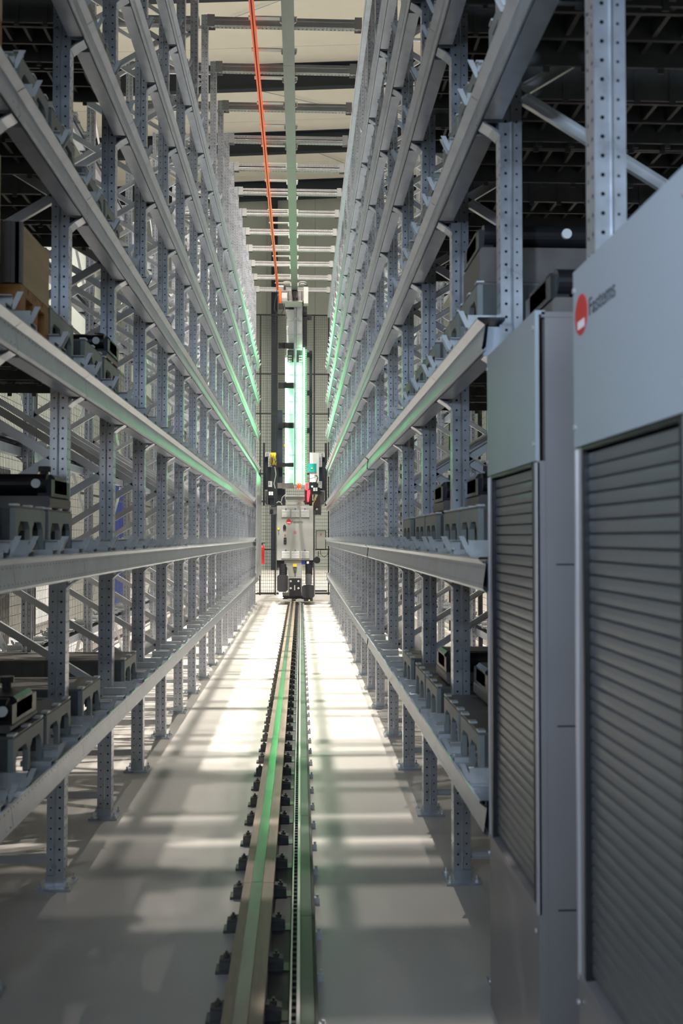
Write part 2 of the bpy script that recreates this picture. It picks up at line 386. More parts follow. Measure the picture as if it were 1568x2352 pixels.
for side in (-1,1):
    nm = 'left' if side < 0 else 'right'
    for li, z in enumerate(LEV):
        for rear in (0,1):
            # anchor at the post face: front beams face the aisle, rear beams face away
            ax = FX[side] - side*.0425 if not rear else FX[side] + side*(DEPTH+.0425)
            face = -side if not rear else side
            t = thing('shelf_beam', 'long perforated galvanised %s beam of the %s rack, %s level' % ('rear' if rear else 'aisle-side', nm, LN[li]),
                      'rack beam', (ax, 0, z), 'shelf beams of the %s rack' % nm)
            rz = 0 if face > 0 else math.pi
            t.rotation_euler = (0,0,rz); sy = 1 if face > 0 else -1
            k0 = 3 if (side > 0 and li < 3) else 0
            for k in range(k0, NB):
                ya, yb = yk(side,k), yk(side,k+1)
                gap = .002; ga = gb = gap
                if side > 0 and li < 3 and not rear:
                    if k in (7,13): gb = .052
                    if k in (8,14): ga = .052
                if side > 0 and li < 3 and k == 3: ya -= .115
                L = (yb-gb)-(ya+ga)
                ya_post = yk(side,k)
                put('beam_section', sec(L), t, (0, (ya+ga) if sy > 0 else -(yb-gb), 0))
                if not (side > 0 and li < 3 and not rear and k in (8,14)):
                    put('connector', CONN, t, (0, sy*ya_post, 0))
                for (s0, s1) in SLOT:
                    for (yy, A) in ((s0+.004, 1), (s1-.004, -1)):
                        put('support_clip', CLIPA if A*sy > 0 else CLIPB, t, (0, sy*(ya_post+yy), .1302))
# upper longitudinal strut on the right rack, aisle side
t = thing('eaves_strut', 'plain galvanised channel running along the top of the right rack above its shelves', 'rack strut', (FX[1]-.046, 0, 7.42))
for k in range(0, NB):
    b = MB(); L = yk(1,k+1)-yk(1,k)-.004
    b.strip([(0,.0),(-.055,.0),(-.055,.012),(-.062,.02),(-.062,.105),(-.055,.115),(0,.115)], 'y', 0, L)
    put('channel_section', b.mesh('channel', 'beam'), t, (0, yk(1,k)+.002, 0))
# tie beams across the aisle near the post tops
def tie_mesh(L):
    b = MB(); n = int(L/.05)
    b.holes((0,-.04,0),(1,0,0),(0,0,1),.05,.037,n,1,.008); b.holes((0,-.04,.07),(1,0,0),(0,0,1),.05,.037,n,1,.008)
    b.strip([(-.04,.037),(-.034,.042),(-.034,.065),(-.04,.07)],'x',0,n*.05)
    b.holes((0,-.04,0),(1,0,0),(0,1,0),.05,.04,n,2,.009)
    b.strip([(-.04,.107),(.04,.107),(.04,0)],'x',0,n*.05)
    b.cur = 1; b.box(.01,n*.05-.01,-.03,.03,.008,.1)
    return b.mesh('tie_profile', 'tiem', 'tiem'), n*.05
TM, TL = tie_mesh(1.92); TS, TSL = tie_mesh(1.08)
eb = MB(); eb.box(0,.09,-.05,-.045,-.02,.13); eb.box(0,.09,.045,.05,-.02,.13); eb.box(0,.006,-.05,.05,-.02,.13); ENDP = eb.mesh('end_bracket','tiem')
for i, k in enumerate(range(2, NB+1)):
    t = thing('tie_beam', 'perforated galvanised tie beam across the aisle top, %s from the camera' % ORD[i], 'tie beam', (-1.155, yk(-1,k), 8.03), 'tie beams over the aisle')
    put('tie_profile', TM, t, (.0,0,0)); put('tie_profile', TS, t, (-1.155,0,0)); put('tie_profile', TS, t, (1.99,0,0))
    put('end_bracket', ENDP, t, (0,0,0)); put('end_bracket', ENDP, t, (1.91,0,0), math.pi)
# unseen boarded platform added over the head of the aisle to shade the loading zone
t = thing('service_platform', 'boarded platform over the near end of the racks, above the picture', 'platform', (0,0,8.3))
y = -4.0; i = 0
while y < 10.2:
    g = .09 if i % 5 == 4 else .004
    b = MB(); b.box(-2.5,2.1,y,y+.30-g,0,.04); put('platform_board', b.mesh('board','casttop'), t); y += .30; i += 1
for x in (-2.33,-1.2,.8,1.93):
    b = MB(); b.box(x-.03,x+.03,-4,10.1,-.07,0); put('bearer', b.mesh('bearer','brace'), t)
# rear lattice strips of the left rack
i = 0
for (k, z0) in ((5,.05),(5,2.66),(5,5.27),(9,.05),(9,2.66),(9,5.27),(13,.05),(13,2.66),(13,5.27),(17,.05)):
    for d in (1,-1):
        b = MB(); ya, yb = yk(-1,k), yk(-1,k+3)
        b.bar((-2.56-.006*d, ya+.1, z0 if d>0 else z0+2.5), (-2.56-.006*d, yb-.1, z0+2.5 if d>0 else z0), .10, .004, (0,0,1))
        o = put('cross_brace', b.mesh('cross_brace','brace')); i += 1
        tag(o, 'flat steel strip %s away behind the left rack, %s bay group, %s height' % ('rising' if d > 0 else 'falling', ORD[(k-5)//4], {.05:'bottom',2.66:'middle',5.27:'upper'}[z0]), 'cross brace', 'flat cross braces behind the left rack')

# ------------------------------------------------------------------ machine pallets
PD = 1.30; PW = .43; PH = .175
def make_pallet():
    root_v = MB()
    # local: x from 0 (aisle end) to -PD, y 0..PW, z 0..PH
    b = MB(); t = .022
    # aisle end face with two windows, chamfered feet
    def endface(x0, x1):
        b.prism([(0,.115),(PW,.115),(PW,.165),(0,.165)], 'x', x0, x1)
        for (y0,y1) in ((0,.035),(.198,.232),(PW-.035,PW)):
            b.prism([(y0,.0),(y1,.0),(y1,.116),(y0,.116)], 'x', x0, x1)
        for (y0,y1,s) in ((.035,.065,1),(.168,.198,-1),(.232,.262,1),(PW-.065,PW-.035,-1)):
            b.prism([(y0,.1151),(y1,.1151),(y0 if s>0 else y1,.085)], 'x', x0, x1)
    endface(-t, 0)
    face = b.mesh('end_frame','castface'); b = MB()
    b.box(-PD,0,.0,.014,.0,.12) if False else None
    # side webs with ribs
    for (y0,y1) in ((.004,.016),(PW-.016,PW-.004)): b.box(-PD+t,-t,y0,y1,.03,.165)
    for k in range(9):
        x = -.07-k*(PD-.14)/8
        b.box(x-.012,x+.012,.0,.006,.012,.165); b.box(x-.012,x+.012,PW-.006,PW,.012,.165)
    for k in range(12):
        x = -.05-k*.105
        b.box(x-.008,x+.008,.016,PW-.016,.08,.15)
    for (y0,y1) in ((.12,.135),(PW-.135,PW-.12)): b.box(-PD+t,-t,y0,y1,.07,.15)
    body = b.mesh('pallet_body','cast')
    b = MB(); b.box(-PD+.004,-.004,.002,PW-.002,.165,PH)
    for (x0,x1,y0,y1) in ((-.5,-.12,.05,.06),(-1.15,-.7,.05,.06),(-.5,-.12,.36,.37),(-1.15,-.7,.36,.37)): b.box(x0,x1,y0,y1,PH,PH+.003)
    top = b.mesh('top_plate','casttop')
    b = MB()
    b.box(-.029,.001,-.022,.022,PH,PH+.008)
    lug = b.mesh('edge_lugs','clip')
    return body, top, lug, face
PB, PT, PL, PF = make_pallet()
def pallet(side, li, bay, s, first=[None]):
    nm = 'left' if side < 0 else 'right'
    y = yk(side,bay)+SLOT[s][0]+.0025; z = LEV[li]+.1302+.0215; x = -1.10 if side < 0 else .70
    lab = 'grey cast-iron pallet on the %s shelf of the %s rack, %s from the camera' % (LN[li].replace('topmost','highest'), nm, ORD[max(0,(bay)*2+s)])
    t = thing('machine_pallet', lab, 'machine pallet', (x, y if side < 0 else y+PW, z), 'cast machine pallets on the %s rack' % nm)
    if side > 0: t.rotation_euler = (0,0,math.pi)
    put('pallet_body', PB, t); put('top_plate', PT, t); put('end_frame', PF, t); put('end_frame', PF, t, (-PD+.022,0,0))
    for yy in (.03,PW/2,PW-.03): put('edge_lug', PL, t, (0,yy,0))
    return t
left = {0:[(2,1),(3,0),(3,1),(4,0),(5,0)], 1:[(2,0),(2,1),(3,0),(3,1)], 2:[(2,0),(3,1),(4,0),(4,1)],
        3:[(2,0),(3,0),(3,1),(4,0),(4,1)], 4:[(2,0),(2,1),(3,0),(3,1),(4,0),(4,1)], 5:[(2,0),(2,1),(3,0),(3,1),(4,0)]}
right = {0:[(3,0),(3,1),(4,0),(4,1),(5,0)], 1:[(3,0),(3,1),(4,0),(4,1),(5,0)],
         2:[(b_,s) for b_ in range(3,5) for s in (0,1)]+[(5,0)], 3:[(b_,s) for b_ in range(1,5) for s in (0,1)]+[(5,0)],
         4:[(b_,s) for b_ in range(1,5) for s in (0,1)]+[(5,0)], 5:[(b_,s) for b_ in range(2,5) for s in (0,1)]+[(5,0)], 6:[(3,0),(3,1),(4,0),(4,1)]}
for li, L in left.items():
    for (b_, s) in L: pallet(-1, li, b_, s)
for li, L in right.items():
    for (b_, s) in L: pallet(1, li, b_, s)

# black clamping fixtures standing on some pallets
def fixture(label, x, y, z, L=.42, r=.045, depth=.7, flip=False, blockh=.06, cap=.35):
    t = thing('clamping_fixture', label, 'clamping fixture', (x, y, z), 'black clamping fixtures')
    sx = -1 if not flip else 1
    a, c = sorted((0, sx*depth))
    b = MB(); b.bevbox(a, c, .02, L-.02, 0, blockh, .01); put('base_block', b.mesh('fb','casttop'), t)
    b = MB(); b.bevbox(a, c, .10, L-.10, blockh, blockh+.10, .015); b.box(min(0,sx*.06), max(0,sx*.06), .04, L-.04, blockh, blockh+.075); put('clamp_body', b.mesh('cb','black'), t)
    b = MB(); b.cyl((sx*.02,.06,blockh+.055),(sx*(depth-.02),.06,blockh+.055),r,n=20); put('cylinder', b.mesh('cy','black', smooth=False), t)
    b = MB(); b.cyl((sx*cap,.019,blockh+.055),(sx*cap,.005,blockh+.055),.020,n=18)
    o = put('end_cap', b.mesh('ec','white'), t); o['label'] = 'round white end cap'
    b = MB(); b.cyl((sx*.1,L-.12,blockh+.10),(sx*.1,L-.12,blockh+.125),.02,n=12); b.cyl((sx*.1,L-.12,blockh+.125),(sx*.1,L-.12,blockh+.15),.03,n=12); put('knob', b.mesh('kn','black'), t)
    return t
def ptop(li): return LEV[li]+.1302+.0215+PH+.0085
fixture('black clamping fixture with a white round cap on the second-lowest left shelf', -1.10, yk(-1,3)+.62, ptop(1), L=.42, depth=.7, blockh=.05, cap=.06)
fixture('black clamping fixture with a round cap on the lowest left shelf', -1.12, yk(-1,3)+.14, ptop(0), L=.42, depth=.7, blockh=.03, cap=.03)
fixture('small black clamping fixture with knob on the third-lowest left shelf', -1.09, yk(-1,4)+.62, ptop(2), L=.40, depth=.5, blockh=.03, cap=.06)
fixture('black clamping fixture on the lowest right shelf, nearest the door unit', .84, yk(1,3)+.63, ptop(0), flip=True, depth=.7)
fixture('black clamping fixture on the lowest right shelf, the farther of the two', .755, yk(1,4)+.14, ptop(0), flip=True, depth=.7)
fixture('black clamping fixture on the second-lowest right shelf nearest the grey door unit', .80, yk(1,3)+.63, ptop(1), flip=True, depth=.8)
fixture('black clamping fixture on the second-lowest right shelf, the farther of the two', .74, yk(1,4)+.14, ptop(1), flip=True, depth=.3)
fixture('heavy dark fixture on the third-lowest right shelf above the far door unit', .715, yk(1,3)+.14, ptop(2), flip=True, depth=.9, blockh=.14)
fixture('heavy dark fixture standing on the roof of the farther door unit', .80, 2.98, 2.366, flip=True, depth=.8, blockh=.10)

# wooden crates on orange-brown pallets, left rack
def crate(li, bay, s, h, label, plabel):
    y = yk(-1,bay)+SLOT[s][0]+.005; z = LEV[li]+.1302+.0215; x = -1.09; W = .42; D = 1.2
    t = thing('wooden_pallet', plabel, 'wooden pallet', (x, y, z), 'wooden pallets on the left rack')
    for (a, c) in ((0,.10),(-.55,-.45),(-1.2,-1.1)):
        a, c = (-.10,0) if a == 0 else (a,c)
        for (u, v) in ((0,.07),(W/2-.035,W/2+.035),(W-.07,W)):
            b = MB(); b.box(a,c,u,v,.02,.11); put('block', b.mesh('pb','woodo'), t)
    for (u, v) in ((0,.07),(W/2-.035,W/2+.035),(W-.07,W)):
        b = MB(); b.box(-D,0,u,v,0,.02); put('bottom_board', b.mesh('bb','woodo'), t)
    for a in (-.10,-.55,-1.2):
        b = MB(); b.box(a,a+.10,0,W,.11,.13); put('stringer_board', b.mesh('sb','woodo'), t)
    for i in range(4):
        b = MB(); u = i*W/4+.004; b.box(-D,.0,u,u+W/4-.012,.13,.15); put('deck_board', b.mesh('db','woodo'), t)
    c = thing('wooden_crate', label, 'wooden crate', (x, y, z+.151), 'wooden crates on the left rack')
    n = max(1, round(h/.2))
    for i in range(n):
        z0, z1 = i*h/n+.002, (i+1)*h/n-.002
        b = MB(); b.box(-.018,0,.02,W,z0,z1); put('side_board', b.mesh('cs','woodl'), c)
        b = MB(); b.box(-D,-.02,0,.018,z0,z1); put('side_board', b.mesh('cs','woodl'), c)
        b = MB(); b.box(-D,-.02,W-.018,W,z0,z1); put('side_board', b.mesh('cs','woodl'), c)
    b = MB(); b.box(-.16,-.004,-.008,-.001,-.0,h); b.box(-.02,.006,-.008,.016,0,h); b.box(-.13,-.10,-.016,-.008,0,h); b.box(-.06,-.035,-.016,-.008,0,h)
    o = put('corner_iron', b.mesh('ci','casttop'), c); o['label'] = 'dark steel corner iron'
crate(2,2,1,.40,'pale plywood crate on the third-lowest left shelf, the nearer and taller','orange-brown wooden pallet under the nearer plywood crate')
crate(2,3,0,.24,'pale plywood crate on the third-lowest left shelf, the farther and lower','orange-brown wooden pallet under the farther plywood crate')
crate(3,2,1,.5,'plywood crate on the fourth-lowest left shelf at the top left corner','wooden pallet under the plywood crate at the top left corner')

# ------------------------------------------------------------------ floor rail
XRL, XRR, ZR = -.262, -.122, .10
fr = thing('floor_rail', 'flat worn steel crane rail with a polished centre band along the aisle floor', 'rail')
y = 1.2; seg = 3.3
while y < 24.6:
    y1 = min(y+seg, 24.9)
    b = MB(); b.box(XRL, XRR, y+.002, y1-.002, ZR-.022, ZR); b.box(-.205,-.18, y+.002,y1-.002,.03,ZR-.022); b.box(XRL-.0,XRR,y+.002,y1-.002,.012,.03)
    put('rail_length', b.mesh('rl','rust'), fr)
    b = MB(); b.prism([(-.226,ZR),(-.172,ZR),(-.174,ZR+.004),(-.224,ZR+.004)], 'y', y+.002, y1-.002)
    o = put('running_band', b.mesh('rb','railtop'), fr); o['label'] = 'polished centre band'
    y = y1
def sleeper():
    b = MB(); b.box(-.33,-.04,-.035,.035,0,.012)
    for (x0, x1, sg) in ((-.315,-.262,-1),(-.122,-.065,1)):
        b.box(x0,x1,-.03,.03,.012,.045); 
        b.prism([(x0,.045),(x1,.045),(x1,.062 if sg<0 else .05),(x0,.05 if sg<0 else .062)], 'y', -.022, .022)
        xm = (x0+x1)/2; b.cyl((xm,0,.05),(xm,0,.066),.013,n=6); b.cyl((xm,0,.066),(xm,0,.076),.006,n=6)
    return b.mesh('rail_clamp','clamp')
SLP = sleeper()
b = MB(); b.box(-.121,-.041,1.2,24.6,0,.008); put('bed_strip', b.mesh('bs','rubber'), fr)
for i in range(60):
    y = 1.5+SP/3*i
    if y > 24.5: break
    put('rail_clamp', SLP, fr, (0,y,0))
# rack bar / cable channel right of the rail
cc = thing('cable_channel', 'narrow steel channel with a toothed strip and greenish cover right of the crane rail', 'cable channel')
y = 1.2
while y < 24.4:
    y1 = min(y+1.5, 24.5)
    b = MB(); b.box(-.040,-.036,y+.002,y1-.002,0,.075); b.box(-.040,-.030,y+.002,y1-.002,.071,.075); b.box(-.012,.0,y+.002,y1-.002,.0,.08)
    o = put('side_rail', b.mesh('sr','strip'), cc)
    b = MB(); b.box(.002,.05,y+.002,y1-.002,.055,.062); b.box(.002,.006,y+.002,y1-.002,0,.055)
    put('channel_cover', b.mesh('cv','cover'), cc)
    b = MB(); b.box(.052,.064,y+.002,y1-.002,.0,.05); put('outer_edge', b.mesh('oe','rubber'), cc)
    y = y1
b = MB(); b.box(-.036,-.012,1.2,24.5,.0,.03)
yy = 1.25
while yy < 24.4: b.box(-.034,-.014,yy,yy+.02,.03,.052); yy += .05
o = put('toothed_strip', b.mesh('ts','rubber'), cc); o['kind'] = 'stuff'
b = MB(); b.prism([(.072,0),(.074,.03),(.09,.03),(.095,0)],'y',1.2,24.5)
kb = MB(); kb.box(.064,.09,-.012,.012,0,.03); kb.cyl((.08,0,.03),(.08,0,.042),.007,n=6); KBM = kb.mesh('side_bracket','clip')
for i in range(60):
    y = 1.4+SP/3*i
    if y > 24.3: break
    put('side_bracket', KBM, cc, (0,y,0))
# ------------------------------------------------------------------ guide rail overhead, busbar and its brackets
t = thing('overhead_guide_rail', 'flat grey guide rail hanging under the tie beams along the aisle', 'guide rail')
y = 2.0
while y < 25.4:
    y1 = min(y+3.5, 25.5)
    b = MB(); b.box(-.235,-.085,y+.002,y1-.002,7.93,7.945); b.box(-.168,-.152,y+.002,y1-.002,7.945,8.0); b.box(-.235,-.085,y+.002,y1-.002,8.0,8.012)
    put('guide_length', b.mesh('gl','rail2'), t); y = y1
lg = MB(); lg.prism([(-.257,7.945),(-.236,7.93),(-.236,8.0),(-.257,8.0)], 'y', -.012,.012); LGL = lg.mesh('clamp_lug','cream')
lg = MB(); lg.prism([(-.084,7.93),(-.058,7.95),(-.058,8.0),(-.084,8.0)], 'y', -.012,.012); LGR = lg.mesh('clamp_lug','cream')
for i in range(29): put('clamp_lug', LGL, t, (0,2.35+.76*i,0)); put('clamp_lug', LGR, t, (0,2.35+.76*i,0))
bb = thing('busbar', 'orange-red conductor rail with a dark groove hanging left of the overhead guide rail', 'busbar')
y = 2.0
while y < 23.6:
    y1 = min(y+2.0, 23.9)
    b = MB(); b.box(-.608,-.588,y+.003,y1-.003,7.90,7.965); b.box(-.572,-.552,y+.003,y1-.003,7.90,7.965); b.box(-.608,-.552,y+.003,y1-.003,7.965,7.975)
    put('busbar_length', b.mesh('bl','orange'), bb)
    b = MB(); b.box(-.588,-.572,y+.003,y1-.003,7.925,7.965); put('groove_liner', b.mesh('gv','rubber'), bb); y = y1
hb = MB(); hb.box(-.64,-.05,-.035,.035,8.0135,8.018); hb.box(-.64,-.05,-.038,-.035,8.0135,8.029)
HBM = hb.mesh('hanger_bracket','cream'); i = 0
fb = MB(); fb.box(-.60,-.56,-.035,.035,7.9755,8.0130); FBM = fb.mesh('hanger_foot','cream')
y = 2.4
while y < 24.2:
    i += 1; put('hanger_foot', FBM, bb, (0,y,0))
    tag(put('busbar_hanger', HBM, None, (0,y,0)), 'thin pale bracket holding the orange busbar overhead, %s from the camera' % ORD[i-1], 'bracket', 'hanger brackets of the busbar'); y += .76

# ------------------------------------------------------------------ door units on the right
LOGO = {}
def text_mesh(s, size, mname, space=1.0):
    cu = bpy.data.curves.new('txt','FONT'); cu.body = s; cu.size = size; cu.extrude = .0008; cu.space_character = space
    o = bpy.data.objects.new('txt', cu); COL.objects.link(o)
    me = bpy.data.meshes.new_from_object(o.evaluated_get(bpy.context.evaluated_depsgraph_get())); bpy.data.objects.remove(o)
    me.materials.clear(); me.materials.append(M[mname]); return me
def door_unit(label, ya, yb, logo):
    X0 = .686; t = thing('door_unit', label, 'roller door unit', (X0, ya, 0), 'grey roller door units of the right rack')
    L = yb-ya; Z1, Z2, Z3 = .64, 1.925, 2.368
    b = MB(); b.box(.03,1.05,.002,.03,.0,Z3-.02)
    put('side_panel', b.mesh('sp','frame'), t)
    b = MB(); b.box(.03,1.05,L-.03,L-.002,.0,Z3-.02); put('side_panel', b.mesh('sp','frame'), t)
    for zz in (.62,1.15,1.62):
        b = MB(); b.box(.06,1.04,-.0005,.002,zz,zz+.004); put('panel_seam', b.mesh('ps','rubber'), t)
    b = MB(); b.box(.02,1.05,0,L,Z3-.02,Z3-.004); put('roof_sheet', b.mesh('rs','frame'), t)
    b = MB(); b.prism([(0,Z2),(.012,Z2),(.012,Z3),(.0,Z3)],'y',0,L); b.box(.012,.03,.0,L,Z3-.012,Z3); put('header_panel', b.mesh('hp','panel'), t)
    b = MB(); b.box(.004,.03,0,L,.01,Z1-.03); put('lower_panel', b.mesh('lp','frame'), t)
    b = MB(); b.prism([(-.002,Z1-.03),(.05,Z1-.03),(.05,Z1-.005),(.0,Z1-.012)],'y',.04,L-.02); put('sill', b.mesh('si','frame'), t)
    for (y0,y1) in ((0,.05),(L-.05,L)):
        b = MB(); b.box(.006,.03,y0,y1,Z1-.03,Z2); put('jamb', b.mesh('jb','frame'), t)
    for y0 in ((.0),(L-.012)):
        b = MB(); b.box(.0,.012,y0,y0+.012,Z1-.03,Z2-.005) ; o = put('edge_strip', b.mesh('es','strip'), t)
    b = MB(); b.box(.004,.05,L-.062,L-.05,Z1-.01,Z2); b.box(.004,.05,.05,.062,Z1-.01,Z2); put('guide_slot', b.mesh('gs','black'), t)
    b = MB(); b.box(.002,.05,.06,L-.06,Z2-.012,Z2-.002); put('header_seal', b.mesh('hs','black'), t)
    n = 38; p = (Z2-.014-Z1)/n
    sm = MB(); sm.prism([(.024,0),(.020,p*.10),(.019,p*.5),(.020,p*.86),(.024,p*.93),(.036,p*.93),(.036,0)],'y',.062,L-.062)
    sme = sm.mesh('door_slat','slat')
    for i in range(n): put('door_slat', sme, t, (0,0,Z1+i*p))
    b = MB(); b.box(.0365,.04,.062,L-.062,Z1,Z2); put('curtain_backing', b.mesh('cb','rubber'), t)
    scr = MB(); scr.cyl((0,0,0),(-.005,0,0),.007,n=8); SC = scr.mesh('screw','strip')
    for (yy, zz) in ((.015,Z3-.05),(.015,Z2+.05),(L-.015,Z3-.05),(L-.015,Z2+.05),(.015,.1),(L-.015,.1),(.015,Z1-.08),(L-.015,Z1-.08)): put('screw', SC, t, (0,yy,zz))
    if logo:
        b = MB(); b.cyl((-.0002,L-.07,2.246),(-.0015,L-.07,2.246),.050,n=40); d = put('logo_disc', b.mesh('ld','red'), t); d['label'] = 'round red logo'
        for i in range(4):
            b = MB(); b.box(-.0022,-.0016,L-.099+.0145*i,L-.089+.0145*i,2.212,2.232); put('logo_bar', b.mesh('lb','white'), d)
        me = text_mesh('Fastems', .060, 'text')
        o = put('lettering', me, t, (-.0004, L-.130, 2.228)); o.rotation_euler = (math.radians(90),0,math.radians(-90)); o['label'] = 'dark lettering reading Fastems'
    return t
door_unit('nearer grey roller door unit in the right rack, with a red logo', 1.655, 2.374, True)
door_unit('farther grey roller door unit in the right rack, without a logo', 2.77, 3.49, False)
# ------------------------------------------------------------------ end-of-aisle mesh fence + hall fence
def wiremesh(x0,x1,z0,z1,px,pz,r=.003):
    b = MB(); x = x0
    while x <= x1: b.box(x-r,x+r,-r,r,z0,z1); x += px
    z = z0
    while z <= z1: b.box(x0,x1,-r-.002,r-.002,z-r,z+r); z += pz
    return b.mesh('wire_mesh','wire')
FY = 28.5
t = thing('mesh_fence', 'tall dark wire mesh fence closing the far end of the aisle', 'mesh fence', (0,FY,0))
zs = [.04,1.35,2.78,3.6,5.39,6.58,8.35]
for a, c in zip(zs[:-1], zs[1:]):
    o = put('wire_mesh', wiremesh(-2.3,2.0,a,c,.06,.10 if a < 5 else .05,.004), t); o['kind'] = 'stuff'
for z in zs:
    b = MB(); b.box(-2.3,2.0,-.02,.02,z-.02,z+.02); put('rail', b.mesh('r','black'), t)
for x in (-2.3,-1.2,-.75,.40,.83,2.0):
    b = MB(); b.box(x-.02,x+.02,-.025,.025,0,8.37); put('fence_post', b.mesh('p','black'), t)
b = MB(); b.box(.45,.75,-.16,-.03,1.35,1.92) ; e = thing('control_box', 'small grey electrical box on the far mesh fence right of the crane', 'control box', (0,FY,0))
put('box_body', b.mesh('b','rubber'), e); b = MB(); b.box(.47,.73,-.175,-.16,1.37,1.90); put('box_lid', b.mesh('l','cream'), e)
b = MB(); b.cyl((.6,-.176,1.8),(.6,-.19,1.8),.02,n=10); o = put('push_button', b.mesh('pb','red'), e)
b = MB(); b.tube([(.58,-.1,1.35),(.60,-.1,1.2),(.70,-.1,1.12),(.80,-.1,1.2),(.83,-.1,1.5)], .008); put('cable', b.mesh('c','rubber'), e)
t = thing('fire_extinguisher', 'red fire extinguisher at the foot of the far fence on the left', 'fire extinguisher', (-1.13,28.205,.93))
b = MB(); b.cyl((0,0,0),(0,0,.48),.075,n=18); b.cyl((0,0,.48),(0,0,.55),.075,.03,n=18); put('bottle', b.mesh('b','red'), t)
b = MB(); b.cyl((0,0,.55),(0,0,.6),.025,n=10); b.box(-.02,.09,-.012,.012,.6,.62); put('valve', b.mesh('v','black'), t)
b = MB(); b.box(-.03,.03,.07,.27,.1,.14); put('bracket', b.mesh('br','black'), t)
# side hall fence on the left
t = thing('mesh_fence', 'long dark wire mesh fence behind the left rack', 'mesh fence', (-2.95,0,0), rz=math.radians(90))
for a in range(2, 28, 4):
    o = put('wire_mesh', wiremesh(a,a+4,.1,2.3,.05,.10,.002), t); o['kind'] = 'stuff'
    o = put('wire_mesh', wiremesh(a,a+4,2.3,4.4,.05,.10,.002), t); o['kind'] = 'stuff'
pm = MB(); pm.box(-.03,.03,-.03,.03,0,4.45); PM_ = pm.mesh('fence_post','black')
for i in range(20): put('fence_post', PM_, t, (2+1.45*i,0,0))
for z in (.08,2.3,4.4):
    b = MB(); b.box(2,30,-.02,.02,z-.015,z+.015); put('rail', b.mesh('r','black'), t)
t = thing('mesh_fence', 'long dark wire mesh fence behind the right rack', 'mesh fence', (2.75,0,0), rz=math.radians(90))
for i in range(18): put('fence_post', PM_, t, (3+1.45*i,0,0))
for a in range(3, 27, 4):
    o = put('wire_mesh', wiremesh(a,a+4,.1,4.4,.05,.10,.002), t); o['kind'] = 'stuff'
# machines and cabinets in the hall behind the left rack
def hall_cabinet(lab, x, y, w_, d_, h_, m1, m2):
    t = thing('hall_cabinet', lab, 'cabinet', (x,y,0), 'cabinets in the hall behind the left fence')
    b = MB(); b.bevbox(0,w_,0,d_,0,h_,.03); put('housing', b.mesh('h',m1), t)
    b = MB(); b.box(w_,w_+.02,.08,d_/2-.02,.2,h_-.3); put('door', b.mesh('d',m2), t)
    b = MB(); b.box(w_,w_+.02,d_/2+.02,d_-.08,.2,h_-.3); put('door', b.mesh('d',m2), t)
    b = MB(); b.box(w_+.02,w_+.05,d_/2-.08,d_/2-.05,1,1.3); put('handle', b.mesh('hh','black'), t)
hall_cabinet('orange-fronted cabinet in the hall behind the left rack', -5.0, 20.2, .8, 1.2, 3.6, 'cream','orange')
hall_cabinet('blue-fronted cabinet in the hall behind the left rack', -5.0, 21.8, .8, 1.2, 3.3, 'cream','blue')
hall_cabinet('tall dark cabinet in the hall behind the left rack', -5.6, 12.0, 1, 3.4, 2.8, 'rubber','black')
hall_cabinet('white cabinet in the hall behind the left rack', -5.6, 16.6, 1, 2.4, 2.4, 'cream','white')
# sheet-steel end panels of the left rack
t = thing('end_panel', 'plain galvanised sheets closing the far end of the left rack', 'rack panel', (-1.005,0,0))
for i, k in enumerate((18.6,19.4,20.2)):
    b = MB(); b.box(0,.012,yk(-1,0)+SP*k,yk(-1,0)+SP*(k+.76),.05 if False else .78,3.2); put('panel_sheet', b.mesh('ps','galv'), t)

# ------------------------------------------------------------------ stacker crane
CY = 24.3
def q(cx, cy, Y=CY): return ((560+cx/5.6-690)*Y/2200, 1.7+(1235-(1000+cy/5.6))*Y/2200)
def q1(cx, cy, Y=CY): return ((560+cx/5.88-690)*Y/2200, 1.7+(1235-(620+cy/5.88))*Y/2200)
cr = thing('stacker_crane', 'rail-guided stacker crane with lit mast, grey control cabinet and black fork carriage', 'stacker crane', (0,0,0))
def cbx(name, x0,y0,x1,y1, Yf, dep, m, fn=q, parent=None, label=None, bev=0):
    xa, za = fn(x0,y0,Yf); xb, zb = fn(x1,y1,Yf); b = MB()
    if bev: b.bevbox(xa,xb,Yf,Yf+dep,zb,za,bev)
    else: b.box(xa,xb,Yf,Yf+dep,zb,za)
    o = put(name, b.mesh(name,m), parent or cr)
    if label: o['label'] = label
    return o
cab = cbx('control_cabinet', 425,905,890,1605, 24.3, .42, 'cream', bev=.008, label='light grey control cabinet with vents')
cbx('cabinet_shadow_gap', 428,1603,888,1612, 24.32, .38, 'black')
for (x0,y0) in ((482,935),(604,935),(727,935),(482,1465),(604,1465),(727,1465)):
    xa, za = q(x0,y0,24.29); xb, zb = q(x0+117,y0+120,24.29); b = MB()
    b.box(xa,xb,24.286,24.3,zb,za); 
    b.cur = 0
    nn = 9
    for i in range(nn):
        z0 = zb+.012+(za-zb-.055)*i/nn; b.prism([(24.286,z0),(24.286,z0+.012),(24.278,z0)],'x',xa+.015,xb-.015)
    v = put('vent', b.mesh('vent','cream'), cab)
    b = MB(); xm = (xa+xb)/2-.003; b.box(xm-.016,xm+.016,24.274,24.286,za-.035,za-.01)
    put('vent_lock', b.mesh('vl','blue'), cr)
b = MB(); xx, zz = q(577,1112); b.cyl((xx,24.3,zz),(xx,24.296,zz),.0635,n=32); d = put('logo_disc', b.mesh('ld','red'), cab); d['label'] = 'round red logo'
for i in range(4):
    b = MB(); b.box(xx-.044+.023*i,xx-.027+.023*i,24.2935,24.2955,zz-.035,zz-.008); put('logo_bar', b.mesh('lb','white'), cr)
me = text_mesh('Fastems', .088, 'text', 1.02); xx, zz = q(611,1127)
